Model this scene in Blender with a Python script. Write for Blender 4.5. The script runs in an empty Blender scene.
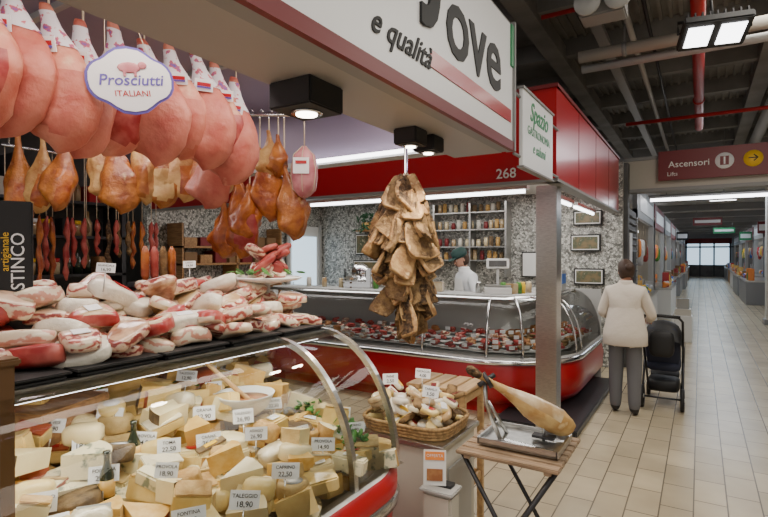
import bpy, bmesh, math, random
from mathutils import Vector, Matrix, Euler, noise as mnoise
random.seed(7)
R=random.random
def U(a,b): return a+(b-a)*R()
rad=math.radians
col=bpy.context.scene.collection

# ------------------------------------------------------------ materials
def nt(name):
    m=bpy.data.materials.new(name); m.use_nodes=True
    n=m.node_tree.nodes; l=m.node_tree.links
    return m,n,l,n['Principled BSDF']
def mat(name,c,rough=.5,metal=0,c2=None,scale=10,lo=.4,hi=.6,bump=0,bscale=None,emit=0,coat=0,stretch=None,sss=0,ec=None,c3=None,detail=4):
    m,n,l,p=nt(name)
    p.inputs['Base Color'].default_value=(*c,1); p.inputs['Roughness'].default_value=rough
    p.inputs['Metallic'].default_value=metal
    if coat: p.inputs['Coat Weight'].default_value=coat; p.inputs['Coat Roughness'].default_value=.12
    if sss: p.inputs['Subsurface Weight'].default_value=sss; p.inputs['Subsurface Radius'].default_value=(.02,.008,.005)
    if emit:
        p.inputs['Emission Color'].default_value=(*(ec or c),1); p.inputs['Emission Strength'].default_value=emit
    if c2 or bump:
        tc=n.new('ShaderNodeTexCoord'); mp=n.new('ShaderNodeMapping'); l.new(tc.outputs['Object'],mp.inputs[0])
        if stretch: mp.inputs['Scale'].default_value=stretch
    if c2:
        no=n.new('ShaderNodeTexNoise'); no.inputs['Scale'].default_value=scale; no.inputs['Detail'].default_value=detail
        l.new(mp.outputs[0],no.inputs['Vector'])
        cr=n.new('ShaderNodeValToRGB'); cr.color_ramp.elements[0].position=lo; cr.color_ramp.elements[1].position=hi
        cr.color_ramp.elements[0].color=(*c,1); cr.color_ramp.elements[1].color=(*c2,1)
        if c3:
            e=cr.color_ramp.elements.new(min(.99,hi+.12)); e.color=(*c3,1)
        l.new(no.outputs['Fac'],cr.inputs[0]); l.new(cr.outputs[0],p.inputs['Base Color'])
    if bump:
        nb=n.new('ShaderNodeTexNoise'); nb.inputs['Scale'].default_value=bscale or scale*2; nb.inputs['Detail'].default_value=5
        l.new(mp.outputs[0],nb.inputs['Vector'])
        bp=n.new('ShaderNodeBump'); bp.inputs['Strength'].default_value=bump; bp.inputs['Distance'].default_value=.02
        l.new(nb.outputs['Fac'],bp.inputs['Height']); l.new(bp.outputs[0],p.inputs['Normal'])
    return m
def glassmat(name,tint=(.95,.98,.97),refl=.55):
    m=bpy.data.materials.new(name); m.use_nodes=True; n=m.node_tree.nodes; l=m.node_tree.links; n.clear()
    o=n.new('ShaderNodeOutputMaterial'); t=n.new('ShaderNodeBsdfTransparent'); g=n.new('ShaderNodeBsdfGlossy')
    t.inputs[0].default_value=(*tint,1); g.inputs['Roughness'].default_value=.03; g.inputs[0].default_value=(refl,refl,refl,1)
    f=n.new('ShaderNodeFresnel'); f.inputs[0].default_value=1.4
    x=n.new('ShaderNodeMixShader'); l.new(f.outputs[0],x.inputs[0]); l.new(t.outputs[0],x.inputs[1]); l.new(g.outputs[0],x.inputs[2]); l.new(x.outputs[0],o.inputs[0])
    return m
def floormat():
    m,n,l,p=nt('floor_tiles'); tc=n.new('ShaderNodeTexCoord'); mp=n.new('ShaderNodeMapping')
    mp.inputs['Rotation'].default_value=(0,0,rad(90)); l.new(tc.outputs['Object'],mp.inputs[0])
    b=n.new('ShaderNodeTexBrick'); l.new(mp.outputs[0],b.inputs['Vector'])
    b.inputs['Color1'].default_value=(.66,.55,.37,1); b.inputs['Color2'].default_value=(.54,.45,.3,1); b.inputs['Mortar'].default_value=(.17,.14,.1,1)
    b.inputs['Scale'].default_value=1; b.inputs['Mortar Size'].default_value=.005; b.inputs['Brick Width'].default_value=.38; b.inputs['Row Height'].default_value=.19
    b.inputs['Mortar Smooth'].default_value=.3
    no=n.new('ShaderNodeTexNoise'); no.inputs['Scale'].default_value=3; l.new(tc.outputs['Object'],no.inputs['Vector'])
    mx=n.new('ShaderNodeMix'); mx.data_type='RGBA'; mx.blend_type='MULTIPLY'; mx.inputs[0].default_value=.4
    l.new(b.outputs['Color'],mx.inputs[6]); l.new(no.outputs['Fac'],mx.inputs[7]); 
    l.new(mx.outputs[2],p.inputs['Base Color']); p.inputs['Roughness'].default_value=.25
    bp=n.new('ShaderNodeBump'); bp.inputs['Strength'].default_value=.25; bp.inputs['Distance'].default_value=.003; bp.invert=True
    l.new(b.outputs['Fac'],bp.inputs['Height']); l.new(bp.outputs[0],p.inputs['Normal'])
    return m
def mosaicmat():
    m,n,l,p=nt('pebble_mosaic'); tc=n.new('ShaderNodeTexCoord'); SC=34
    v=n.new('ShaderNodeTexVoronoi'); v.inputs['Scale'].default_value=SC; l.new(tc.outputs['Object'],v.inputs['Vector'])
    sp=n.new('ShaderNodeSeparateColor'); l.new(v.outputs['Color'],sp.inputs[0])
    cr=n.new('ShaderNodeValToRGB'); e=cr.color_ramp.elements; e[0].color=(.12,.12,.11,1); e[1].color=(.72,.71,.66,1); x=e.new(.45); x.color=(.4,.4,.37,1)
    l.new(sp.outputs[0],cr.inputs[0])
    v2=n.new('ShaderNodeTexVoronoi'); v2.feature='DISTANCE_TO_EDGE'; v2.inputs['Scale'].default_value=SC; l.new(tc.outputs['Object'],v2.inputs['Vector'])
    c2=n.new('ShaderNodeValToRGB'); c2.color_ramp.elements[0].position=.03; c2.color_ramp.elements[1].position=.08
    c2.color_ramp.elements[0].color=(.35,.35,.34,1); c2.color_ramp.elements[1].color=(1,1,1,1); l.new(v2.outputs[0],c2.inputs[0])
    mx=n.new('ShaderNodeMix'); mx.data_type='RGBA'; mx.blend_type='MULTIPLY'; mx.inputs[0].default_value=1
    l.new(cr.outputs[0],mx.inputs[6]); l.new(c2.outputs[0],mx.inputs[7]); l.new(mx.outputs[2],p.inputs['Base Color']); p.inputs['Roughness'].default_value=.4
    return m
def layermat(name,a,b,c,scale=8):
    m,n,l,p=nt(name); tc=n.new('ShaderNodeTexCoord'); w=n.new('ShaderNodeTexWave'); w.bands_direction='Z'
    w.inputs['Scale'].default_value=scale; w.inputs['Distortion'].default_value=11; w.inputs['Detail'].default_value=4; w.inputs['Detail Scale'].default_value=1.8
    l.new(tc.outputs['Object'],w.inputs['Vector'])
    cr=n.new('ShaderNodeValToRGB'); e=cr.color_ramp.elements; e[0].color=(*a,1); e[1].color=(*c,1); e[0].position=.12; e[1].position=.8; x=e.new(.4); x.color=(*b,1)
    l.new(w.outputs['Color'],cr.inputs[0]); l.new(cr.outputs[0],p.inputs['Base Color']); p.inputs['Roughness'].default_value=.35
    p.inputs['Coat Weight'].default_value=1; p.inputs['Coat Roughness'].default_value=.06
    return m

white=mat('white_paint',(.75,.75,.73),.4); offw=mat('offwhite',(.58,.55,.48),.5)
signw=mat('sign_white',(.82,.83,.85),.4)
black=mat('black_plastic',(.012,.012,.013),.6); dark=mat('dark_metal',(.05,.05,.055),.4,.6)
redp=mat('red_enamel',(.42,.006,.012),.3,coat=.2); redd=mat('dark_red',(.16,.009,.012),.45)
redpipe=mat('red_pipe',(.35,.015,.015),.4)
gray=mat('grey_paint',(.24,.24,.24),.45); lgray=mat('light_grey',(.42,.42,.41),.4); dgray=mat('dark_grey',(.07,.07,.07),.6,c2=(.11,.11,.11),scale=3)
soff=mat('soffit_grey',(.33,.31,.3),.4); beamM=mat('beam_grey',(.45,.42,.36),.5)
steel=mat('steel',(.58,.58,.56),.28,1,c2=(.48,.48,.47),scale=30,stretch=(1,1,8)); chrome=mat('chrome',(.72,.72,.73),.14,1)
glass=glassmat('case_glass'); floorM=floormat(); mosaic=mosaicmat()
green=mat('green_paint',(.03,.25,.1),.4); bluev=mat('violet_ink',(.12,.09,.4),.5)
woodM=mat('wood',(.38,.2,.08),.5,c2=(.24,.12,.045),scale=6,stretch=(1,8,8)); woodL=mat('wood_light',(.55,.36,.17),.5,c2=(.42,.26,.12),scale=5,stretch=(8,1,8))
woodG=mat('wood_weathered',(.36,.25,.16),.55,c2=(.22,.15,.09),scale=6,stretch=(1,8,8))
bronze=mat('bronze_post',(.16,.09,.045),.4,.5)
rope=mat('rope',(.6,.5,.36),.9); wicker=mat('wicker',(.45,.28,.12),.8,c2=(.25,.15,.06),scale=60)
hamp=mat('ham_pink',(.5,.13,.08),.5,c2=(.62,.25,.17),scale=7,c3=(.76,.52,.34),bump=.4,bscale=24,detail=7)
hampd=mat('ham_rose',(.56,.19,.13),.5,c2=(.42,.085,.06),scale=6,c3=(.7,.4,.26),bump=.4,bscale=24,detail=7)
hamface=mat('ham_lean',(.28,.02,.02),.4,c2=(.42,.09,.07),scale=14)
hamo=mat('ham_amber',(.48,.17,.03),.42,c2=(.24,.055,.012),scale=9,coat=.2,c3=(.68,.45,.18),bump=.6,bscale=25,detail=6)
hamt=mat('ham_tan',(.6,.36,.13),.5,c2=(.38,.15,.04),scale=8,coat=.1,c3=(.78,.62,.38),bump=.6,bscale=25,detail=6)
hamy=mat('ham_yellow_fat',(.66,.45,.18),.5,c2=(.48,.26,.08),scale=10,c3=(.78,.62,.34),bump=.4,bscale=25)
hams=mat('ham_smoked',(.26,.045,.01),.4,c2=(.5,.15,.02),scale=10,coat=.3,bump=.7,bscale=20,detail=6)
mort=mat('mortadella',(.6,.25,.27),.45,c2=(.5,.16,.19),scale=15,coat=.2)
pepper=mat('peppered_crust',(.045,.026,.014),.88,c2=(.15,.085,.038),scale=38,bump=1,bscale=60,c3=(.3,.2,.1))
crust=mat('cured_fat',(.26,.16,.065),.8,c2=(.11,.06,.025),scale=20,bump=.8,bscale=40,c3=(.44,.31,.15))
edgeM=mat('cured_cut_edge',(.44,.28,.12),.7,c2=(.26,.13,.05),scale=22,bump=.4,c3=(.6,.45,.24))
bac1=layermat('bacon_pink',(.4,.08,.06),(.68,.42,.31),(.8,.68,.5)); bac2=layermat('bacon_pale',(.78,.67,.5),(.78,.68,.52),(.58,.26,.18)); bac3=layermat('bacon_deep',(.24,.03,.025),(.42,.12,.08),(.7,.48,.34),11)
bacr=mat('bacon_rind',(.48,.3,.13),.4,c2=(.7,.55,.34),scale=12,coat=1); bacf=mat('bacon_fat_side',(.78,.69,.52),.35,c2=(.68,.46,.32),scale=10,coat=1); bacm=mat('bacon_pepper_side',(.3,.13,.06),.4,c2=(.6,.38,.22),scale=22,coat=1)
paperw=mat('butcher_paper',(.76,.71,.6),.45,coat=.6,bump=.5,bscale=25)
meat=mat('raw_meat',(.36,.02,.02),.35,c2=(.5,.09,.07),scale=18,coat=.5,c3=(.7,.42,.34)); meatb=mat('roast_meat',(.3,.11,.035),.5,c2=(.42,.2,.07),scale=20)
ch=[mat('cheese_a',(.72,.48,.14),.45,c2=(.62,.38,.1),scale=12,coat=.3),mat('cheese_b',(.8,.62,.26),.45,c2=(.72,.52,.18),scale=20,coat=.4),
    mat('cheese_c',(.82,.71,.42),.5,c2=(.76,.62,.34),scale=9,coat=.5),mat('cheese_d',(.66,.38,.08),.45,c2=(.74,.5,.17),scale=30,coat=.3,detail=8),mat('cheese_blue',(.78,.7,.46),.5,c2=(.25,.28,.2),scale=28,lo=.56,hi=.64,coat=.3),mat('cheese_e',(.78,.58,.22),.45,c2=(.7,.48,.16),scale=16,coat=.5)]
rind=[mat('rind_a',(.4,.22,.06),.7,c2=(.55,.35,.13),scale=20,bump=.4),mat('rind_b',(.1,.065,.035),.7,c2=(.2,.13,.06),scale=20,bump=.4),mat('rind_c',(.6,.44,.2),.6,c2=(.48,.33,.13),scale=20,bump=.3),mat('rind_red',(.33,.07,.025),.6)]
wrap=mat('plastic_wrap',(.76,.68,.48),.2,coat=1,bump=.6,bscale=18)
leaf=mat('leaf',(.04,.16,.025),.5,c2=(.09,.27,.04),scale=20); dleaf=mat('dark_leaf',(.02,.08,.03),.5)
skinM=mat('skin',(.55,.29,.2),.5,sss=.1); hairM=mat('hair_dark',(.035,.017,.01),.6,c2=(.07,.035,.02),scale=30,stretch=(8,8,1))
coatW=mat('cream_jacket',(.72,.64,.55),.85,bump=.5,bscale=10); coatB=mat('white_coat',(.78,.8,.82),.7)
trous=mat('grey_trousers',(.15,.15,.16),.8); shoeM=mat('shoe',(.02,.02,.022),.5); capM=mat('green_cap',(.015,.05,.045),.7)
navy=mat('navy_cloth',(.02,.025,.05),.8); eyeM=mat('eye_dark',(.02,.015,.01),.3); lipM=mat('lips',(.4,.12,.1),.5)
brownbox=mat('cardboard',(.2,.11,.05),.8); orange=mat('orange_card',(.8,.25,.05),.6); yellow=mat('yellow',(.8,.5,.03),.5); blueM=mat('blue',(.05,.15,.5),.5)
tubeW=mat('lamp_white',(1,1,1),.4,emit=7,ec=(.97,.97,1)); tubeV=mat('lamp_violet',(.9,.85,1),.4,emit=3,ec=(.7,.6,1)); bulb=mat('bulb',(1,.9,.8),.4,emit=14,ec=(1,.9,.75))
daylight=mat('frosted_daylight',(.8,.9,1),.5,emit=1.3,ec=(.6,.82,1))
jarM=mat('jar_glass',(.35,.22,.1),.15,c2=(.6,.5,.3),scale=4,coat=1); botM=mat('bottle_dark',(.02,.03,.015),.12,coat=1)
ceilM=mat('ceiling_panels',(.28,.24,.33),.5); ceilD=mat('ceiling_dark',(.17,.165,.155),.7,c2=(.23,.225,.21),scale=2)
photoM=mat('photo_print',(.2,.15,.08),.3,c2=(.08,.1,.06),scale=12,c3=(.6,.5,.35))

# ------------------------------------------------------------ builder
def TR(loc=(0,0,0),rot=(0,0,0),s=1):
    S=Matrix.Diagonal((s,s,s,1)) if not hasattr(s,'__len__') else Matrix.Diagonal((*s,1))
    return Matrix.Translation(loc)@Euler([rad(a) for a in rot]).to_matrix().to_4x4()@S
tcache={}
def textgeo(s,ext=.004,shear=0,off=0):
    k=(s,ext,shear,off)
    if k in tcache: return tcache[k]
    c=bpy.data.curves.new('t','FONT'); c.body=s; c.size=1; c.extrude=ext; c.align_x='CENTER'; c.shear=shear; c.resolution_u=3; c.offset=off
    o=bpy.data.objects.new('t',c); col.objects.link(o); dg=bpy.context.evaluated_depsgraph_get()
    me=bpy.data.meshes.new_from_object(o.evaluated_get(dg))
    r=([v.co.copy() for v in me.vertices],[tuple(p.vertices) for p in me.polygons])
    bpy.data.objects.remove(o); bpy.data.meshes.remove(me); bpy.data.curves.remove(c); tcache[k]=r; return r
bcache={}
def bevbox(s,b):
    k=(tuple(round(x,3) for x in s),b)
    if k in bcache: return bcache[k]
    bm=bmesh.new(); bmesh.ops.create_cube(bm,size=1)
    for v in bm.verts: v.co=Vector((v.co.x*s[0],v.co.y*s[1],v.co.z*s[2]))
    if b>0: bmesh.ops.bevel(bm,geom=bm.edges[:],offset=min(b,min(s)*.45),segments=2,affect='EDGES')
    bm.verts.ensure_lookup_table()
    r=([v.co.copy() for v in bm.verts],[tuple(v.index for v in f.verts) for f in bm.faces]); bm.free(); bcache[k]=r; return r
class B:
    def __init__(s): s.v=[];s.f=[];s.m=[];s.sm=[];s.mats=[];s.base=Matrix()
    def mi(s,m):
        if m not in s.mats: s.mats.append(m)
        return s.mats.index(m)
    def add(s,vs,fs,m,M=None,smooth=False):
        o=len(s.v); T=s.base@(M or Matrix()); vs=[Vector(v) for v in vs]
        fn=callable(m)
        for f in fs:
            s.f.append(tuple(i+o for i in f))
            mm=m(sum((vs[i] for i in f),Vector())/len(f)) if fn else m
            s.m.append(s.mi(mm)); s.sm.append(smooth)
        s.v+= [T@v for v in vs]
    def box(s,c,d,m,rot=(0,0,0),b=0,M=None):
        vs,fs=bevbox(d,b); s.add(vs,fs,m,(M or Matrix())@TR(c,rot))
    def bx(s,x0,x1,y0,y1,z0,z1,m,b=0): s.box(((x0+x1)/2,(y0+y1)/2,(z0+z1)/2),(abs(x1-x0),abs(y1-y0),abs(z1-z0)),m,b=b)
    def tube(s,pts,r,m,n=8,M=None,cap=True):
        pts=[Vector(p) for p in pts]; rs=r if hasattr(r,'__len__') else [r]*len(pts); vs=[];fs=[]
        up=None
        for i,p in enumerate(pts):
            t=(pts[min(i+1,len(pts)-1)]-pts[max(i-1,0)]).normalized()
            if up is None or abs(t.dot(up))>.95: up=Vector((0,0,1)) if abs(t.z)<.9 else Vector((1,0,0))
            a=t.cross(up).normalized(); bb=t.cross(a).normalized()
            for k in range(n):
                q=2*math.pi*k/n; vs.append(p+(a*math.cos(q)+bb*math.sin(q))*rs[i])
        for i in range(len(pts)-1):
            for k in range(n): fs.append((i*n+k,i*n+(k+1)%n,(i+1)*n+(k+1)%n,(i+1)*n+k))
        if cap: fs.append(tuple(range(n))); fs.append(tuple(range((len(pts)-1)*n,len(pts)*n)))
        s.add(vs,fs,m,M,True)
    def lathe(s,prof,m,M=None,n=16,ang=360):
        vs=[];fs=[]
        for r,z in prof:
            for k in range(n): q=2*math.pi*k/n; vs.append((r*math.cos(q),r*math.sin(q),z))
        for i in range(len(prof)-1):
            for k in range(n): fs.append((i*n+k,i*n+(k+1)%n,(i+1)*n+(k+1)%n,(i+1)*n+k))
        fs.append(tuple(range(n))); fs.append(tuple(range((len(prof)-1)*n,len(prof)*n)))
        s.add(vs,fs,m,M,True)
    def loft(s,rings,m,M=None,closed=True,cap=True,smooth=True,fm=None):
        n=len(rings[0]); vs=[v for r in rings for v in r]; fs=[]
        for i in range(len(rings)-1):
            for k in range(n if closed else n-1): fs.append((i*n+k,i*n+(k+1)%n,(i+1)*n+(k+1)%n,(i+1)*n+k))
        if cap: fs.append(tuple(range(n))); fs.append(tuple(range((len(rings)-1)*n,len(rings)*n)))
        s.add(vs,fs,m,M,smooth)
    def sell(s,c,d,m,rot=(0,0,0),e=.5,e2=None,nu=12,nv=7,M=None,jit=0,bend=0,taper=0):
        e2=e2 or e; vs=[];fs=[]
        P=lambda a,x: math.copysign(abs(a)**x,a)
        for j in range(nv+1):
            ph=-math.pi/2+math.pi*j/nv
            for i in range(nu):
                th=2*math.pi*i/nu
                k=1+jit*(R()-.5)
                x=P(math.cos(ph),e2)*P(math.cos(th),e)*k; y=P(math.cos(ph),e2)*P(math.sin(th),e)*k*(1+taper*x); z=P(math.sin(ph),e2)*k
                vs.append((x*d[0]/2,y*d[1]/2,z*d[2]/2-bend*x*x))
        for j in range(nv):
            for i in range(nu): fs.append((j*nu+i,j*nu+(i+1)%nu,(j+1)*nu+(i+1)%nu,(j+1)*nu+i))
        s.add(vs,fs,m,(M or Matrix())@TR(c,rot),True)
    def text(s,t,M,size,m,shear=0,ext=.004,off=0):
        vs,fs=textgeo(t,ext,shear,off); s.add(vs,fs,m,M@Matrix.Scale(size,4))
    def sector(s,c,r,h,a,rz,mp,mr,rot=(0,0)):
        n=max(4,int(a/10)); vs=[(0,0,0),(0,0,h)]
        for i in range(n+1):
            q=rad(-a/2+a*i/n); vs+= [(r*math.cos(q),r*math.sin(q),0),(r*math.cos(q),r*math.sin(q),h)]
        fs=[(0,2,3,1),(0,1,2*n+3,2*n+2)]; M=TR(c,(rot[0],rot[1],rz))
        top=tuple([1]+[3+2*i for i in range(n+1)]); bot=tuple([0]+[2+2*i for i in range(n+1)])
        s.add(vs,fs+[top,bot],mp,M); s.add(vs,[(2+2*i,4+2*i,5+2*i,3+2*i) for i in range(n)],mr,M,True)
    def done(s,name,parent=None):
        me=bpy.data.meshes.new(name); xs=[v.x for v in s.v]; ys=[v.y for v in s.v]; zs=[v.z for v in s.v]
        o=Vector(((min(xs)+max(xs))/2,(min(ys)+max(ys))/2,min(zs)))
        me.from_pydata([v-o for v in s.v],[],s.f)
        for m in s.mats: me.materials.append(m)
        me.polygons.foreach_set('material_index',s.m); me.polygons.foreach_set('use_smooth',s.sm)
        bm=bmesh.new(); bm.from_mesh(me); bmesh.ops.recalc_face_normals(bm,faces=bm.faces[:]); bm.to_mesh(me); bm.free()
        ob=bpy.data.objects.new(name,me); ob.location=o; col.objects.link(ob)
        if parent: ob.parent=parent
        return ob
def pathn(pts):
    out=[]
    for i,p in enumerate(pts):
        a=Vector(pts[max(i-1,0)]); c=Vector(pts[min(i+1,len(pts)-1)]); t=(c-a).normalized(); out.append((Vector(p),Vector((t.y,-t.x))))
    return out
def sweep(b,path,prof,m,smooth=True):
    pn=pathn(path); rings=[[Vector((p.x+n.x*o,p.y+n.y*o,z)) for o,z in prof] for p,n in pn]
    b.loft(rings,m,closed=False,cap=False,smooth=smooth)
def arc(cx,cy,r,a0,a1,n=10): return [(cx+r*math.cos(rad(a0+(a1-a0)*i/n)),cy+r*math.sin(rad(a0+(a1-a0)*i/n))) for i in range(n+1)]
def skin(verts,edges,rs,sub=2):
    me=bpy.data.meshes.new('t'); me.from_pydata(verts,edges,[]); o=bpy.data.objects.new('t',me); col.objects.link(o)
    o.modifiers.new('s','SKIN'); 
    for i,r in enumerate(rs):
        d=me.skin_vertices[0].data[i]; d.radius=r if hasattr(r,'__len__') else (r,r); d.use_root=(i==0)
    sb=o.modifiers.new('u','SUBSURF'); sb.levels=sub; sb.render_levels=sub
    dg=bpy.context.evaluated_depsgraph_get(); m2=bpy.data.meshes.new_from_object(o.evaluated_get(dg))
    r=([v.co.copy() for v in m2.vertices],[tuple(p.vertices) for p in m2.polygons])
    bpy.data.objects.remove(o); bpy.data.meshes.remove(m2); return r

# ------------------------------------------------------------ room shell
b=B(); b.bx(-10,5,-3,46,-.1,0,floorM); b.done('floor')
b=B(); b.bx(-10,5,-3,14,4.3,4.4,ceilD)
for i in range(13): b.bx(-9.9,4.9,-2.6+i*1.3,-2.48+i*1.3,4.08,4.3,ceilD)
for i in range(60): b.bx(-1.5+i*.1,-1.46+i*.1,-3,13.9,4.27,4.3,ceilD)
for x in (-1.6,.6,2.8): b.bx(x,x+.2,-3,14,4.02,4.2,ceilD)
b.bx(-10,5,14,46,3.3,3.4,lgray); b.bx(-10,5,13.9,14,3.3,4.4,gray)
for i in range(8): b.bx(-1.4,2.4,16+i*3.6,16.2+i*3.6,3.1,3.3,gray)
b.done('ceiling')
b=B(); b.bx(-10,-9.9,-3,46,0,4.4,gray); b.done('wall_left')
b=B(); b.bx(4.9,5,-3,46,0,4.4,offw); b.done('wall_right')
b=B(); b.bx(-10,5,45.9,46,0,4.4,gray); b.bx(-.9,1.9,45.8,45.9,.0,2.7,daylight)
for x in (-.9,.0,.9,1.9): b.bx(x-.05,x+.05,45.7,45.8,0,2.8,dark)
b.bx(-3,4,45.7,45.8,2.2,2.3,dark); b.bx(-1,2,45.7,45.8,2.5,2.9,redd); b.bx(-.9,1.9,45.72,45.8,.0,.9,dgray); b.done('wall_far')

# ------------------------------------------------------------ near stall structure
b=B()
b.bx(-1.06,-1.0,-2,3.1,2.29,3.08,gray); b.bx(-1.0,-.985,-2,3.1,2.345,3.05,signw)
b.bx(-1.0,-.975,-2,3.1,2.29,2.345,redd); b.bx(-.985,-.98,1.97,3.06,2.455,2.53,redp)
b.bx(-1.03,-.97,3.1,3.125,2.29,3.08,gray); b.bx(-.985,-.975,3.055,3.1,2.8,3.05,green)
MT=lambda y,z:Matrix.Translation((-.982,y,z))@Euler((rad(90),0,rad(90))).to_matrix().to_4x4()
b.text('ove',MT(2.5,2.585),.52,black,ext=.006,off=.012)
b.text('J',MT(2.0,2.74),.5,black,ext=.02,shear=.2,off=.04)
b.text('e qualità',MT(1.73,2.44),.14,black,shear=.5,ext=.02,off=.008)
b.text('Bontà',MT(1.25,2.6),.3,black,shear=.4,ext=.02)
b.done('stall_sign_fascia')
b=B()
b.bx(-1.38,-1.06,-2,3.12,2.29,2.34,soff); b.bx(-1.40,-1.36,-2,3.12,2.30,2.8,soff)
b.bx(-5.3,-1.36,-2,3.12,2.8,2.88,ceilM)
b.bx(-5.3,-1.4,3.02,3.12,2.36,2.8,ceilM); b.bx(-5.3,-1.06,3.0,3.13,2.32,2.36,lgray)
for y in (-.6,.3,1.2,2.1): b.bx(-5.2,-1.4,y,y+.03,2.77,2.8,lgray)
b.bx(-1.42,-1.40,0,2.95,2.315,2.335,tubeV)
b.bx(-2.6,-1.5,2.96,3.0,2.335,2.355,tubeW)
b.done('stall_canopy')
b=B(); b.bx(-5.3,-5.2,-2,3.1,0,2.8,dgray); b.done('wall_stall_rear')
b=B()
b.bx(-5.18,-4.85,0,2.98,.05,.12,dark)
for z in (.7,1.1,1.45,1.8,2.12): b.bx(-5.18,-4.85,0,2.98,z,z+.025,dark)
for y in (0,1.0,2.0,2.94): b.bx(-5.18,-4.85,y,y+.04,0,2.5,dark)
for z in (.725,1.125,1.475,1.825,2.145):
    y=.1
    while y<2.85:
        k=R()
        if k<.4: 
            b.lathe([(.035,0),(.037,.13),(.012,.18),(.012,.24)],random.choice([botM,jarM,botM]),TR((-4.98,y,z)),10); y+=.09
        elif k<.75:
            b.lathe([(.045,0),(.047,.1),(.04,.11),(.042,.14)],jarM,TR((-4.98,y,z)),10); b.lathe([(.044,.11),(.044,.145)],random.choice([redp,yellow,white,green]),TR((-4.98,y,z)),10); y+=.11
        else:
            b.box((-5,y+.05,z+.08),(.15,.11,.16),random.choice([brownbox,redp,offw,black,woodM,blueM]),b=.005); y+=.14
b.done('bottle_shelving')

b=B(); b.tube([(-4.3,1.7,2.45),(-4.3,2.98,2.45)],.012,chrome)
for i in range(19):
    y=1.73+i*.067; L=U(.3,.62); x=-4.3+U(-.06,.06)
    b.tube([(x,y,2.45),(x,y,1.95)],.003,rope,5)
    pts=[(x+U(-.01,.01),y+U(-.01,.01),1.95-L*k/8) for k in range(9)]
    b.tube(pts,[.006]+[.02+.008*math.sin(k*2.2) for k in range(7)]+[.006],random.choice([hams,hamface,pepper,crust]),8)
for y in (1.75,2.95): b.tube([(-4.3,y,2.45),(-4.3,y,2.8)],.006,chrome)
b.done('hanging_sausages')

# ------------------------------------------------------------ hams
STP=[(0,.13,.18),(.03,.17,.22),(.08,.17,.22),(.16,.22,.3),(.26,.38,.46),(.38,.62,.7),(.5,.84,.88),(.62,.98,1),(.74,1,1),(.84,.94,.92),(.92,.76,.72),(.97,.5,.45),(1,.12,.12)]
def ham(name,loc,rz,L,W,T,m1,m2,railz,label=None,tilt=(0,0),seed=0,net=False,lump=.05):
    b=B(); rnd=random.Random(seed); M=TR(loc,(tilt[0],tilt[1],rz)); n=22; rings=[]
    ph=rnd.uniform(0,6); fine=[]
    for (t0,a0,c0),(t1,a1,c1) in zip(STP[:-1],STP[1:]):
        fine.append((t0,a0,c0)); fine.append(((t0+t1)/2,(a0+a1)/2,(c0+c1)/2))
    fine.append(STP[-1]); skew=rnd.uniform(.08,.24)
    def pt(t,a,c,q,g=0):
        ox=W*skew*math.sin(t*2.9)-W*.05
        dv=Vector((math.cos(q)*1.3,math.sin(q)*1.3,t*4+seed*7)); kk=1+lump*2*mnoise.noise(dv)*min(1,t*3)+.04*math.sin(3*q+ph+t*5)
        yy=math.sin(q)*T/2*c*kk+(-.0 if math.sin(q)>0 else T*.06*math.sin(t*3))
        zz=-t*L-(.06*L*math.cos(q) if t>.8 else 0)*(1-abs(t-.95)*3)
        return Vector((ox+math.cos(q)*(W/2*a*kk+g),yy+math.sin(q)*g,zz))
    for t,a,c in fine: rings.append([pt(t,a,c,2*math.pi*k/n) for k in range(n)])
    def mf(c):
        t=-c.z/L
        return m2 if (c.y<-T*.2 and c.x>W*(.04) and .5<t<.93) else m1
    b.loft(rings,mf,M)
    if label:
        b.loft([[pt(t,a,c,2*math.pi*k/n,.004) for k in range(n)] for t,a,c in fine[3:10]],label,M,cap=False)
        b.box((W*.06,-T*.36,-L*.33),(W*.3,.006,L*.1),signw,(15,0,0),M=M); b.box((W*.06,-T*.36-.004,-L*.325),(W*.22,.006,L*.03),redp,(15,0,0),M=M)
        b.box((W*.06,-T*.36-.004,-L*.35),(W*.22,.006,L*.015),bluev,(15,0,0),M=M)
    top=M@Vector((0,0,-.01)); b.tube([top-Vector((0,0,.04)),top,Vector((top.x,top.y,railz-.02))],.005,rope,5)
    b.tube([(top.x,top.y,railz-.06),(top.x,top.y,railz+.02),(top.x+.02,top.y,railz+.035),(top.x+.03,top.y,railz+.01)],.004,chrome,5)
    return b.done(name)
lab=mat('net_label',(.7,.67,.72),.6,c2=(.55,.1,.12),scale=26,lo=.54,hi=.58,c3=(.13,.09,.38))
b=B(); b.tube([(-2.2,-.3,2.73),(-2.2,2.7,2.73)],.016,white,10)
for y in (-.2,.8,1.7,2.6): b.tube([(-2.2,y,2.73),(-2.2,y,2.8)],.01,chrome)
b.done('ham_rail')
ys=[.66,.79,.91,1.04,1.175,1.32,1.455,1.587,1.72,1.86,2.0]
rh=random.Random(77)
for i,y in enumerate(ys):
    ham('pink_ham',(-2.2+rh.uniform(-.02,.02),y,2.66+rh.uniform(-.03,.03)),rh.uniform(30,75),.56+rh.uniform(-.035,.02),.30,.2,hamp if i%2 else hampd,hamface if i%4==1 else hampd,2.73,lab,tilt=(rh.uniform(-5,5),rh.uniform(-4,8)),seed=i,lump=.08)
b=B(); b.tube([(-4.15,1.65,2.6),(-2.75,2.5,2.6)],.014,chrome,8)
for p in ((-4.1,1.68),(-3.4,2.1),(-2.8,2.47)): b.tube([(p[0],p[1],2.6),(p[0],p[1],2.8)],.008,chrome)
b.done('ham_rail')
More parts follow.
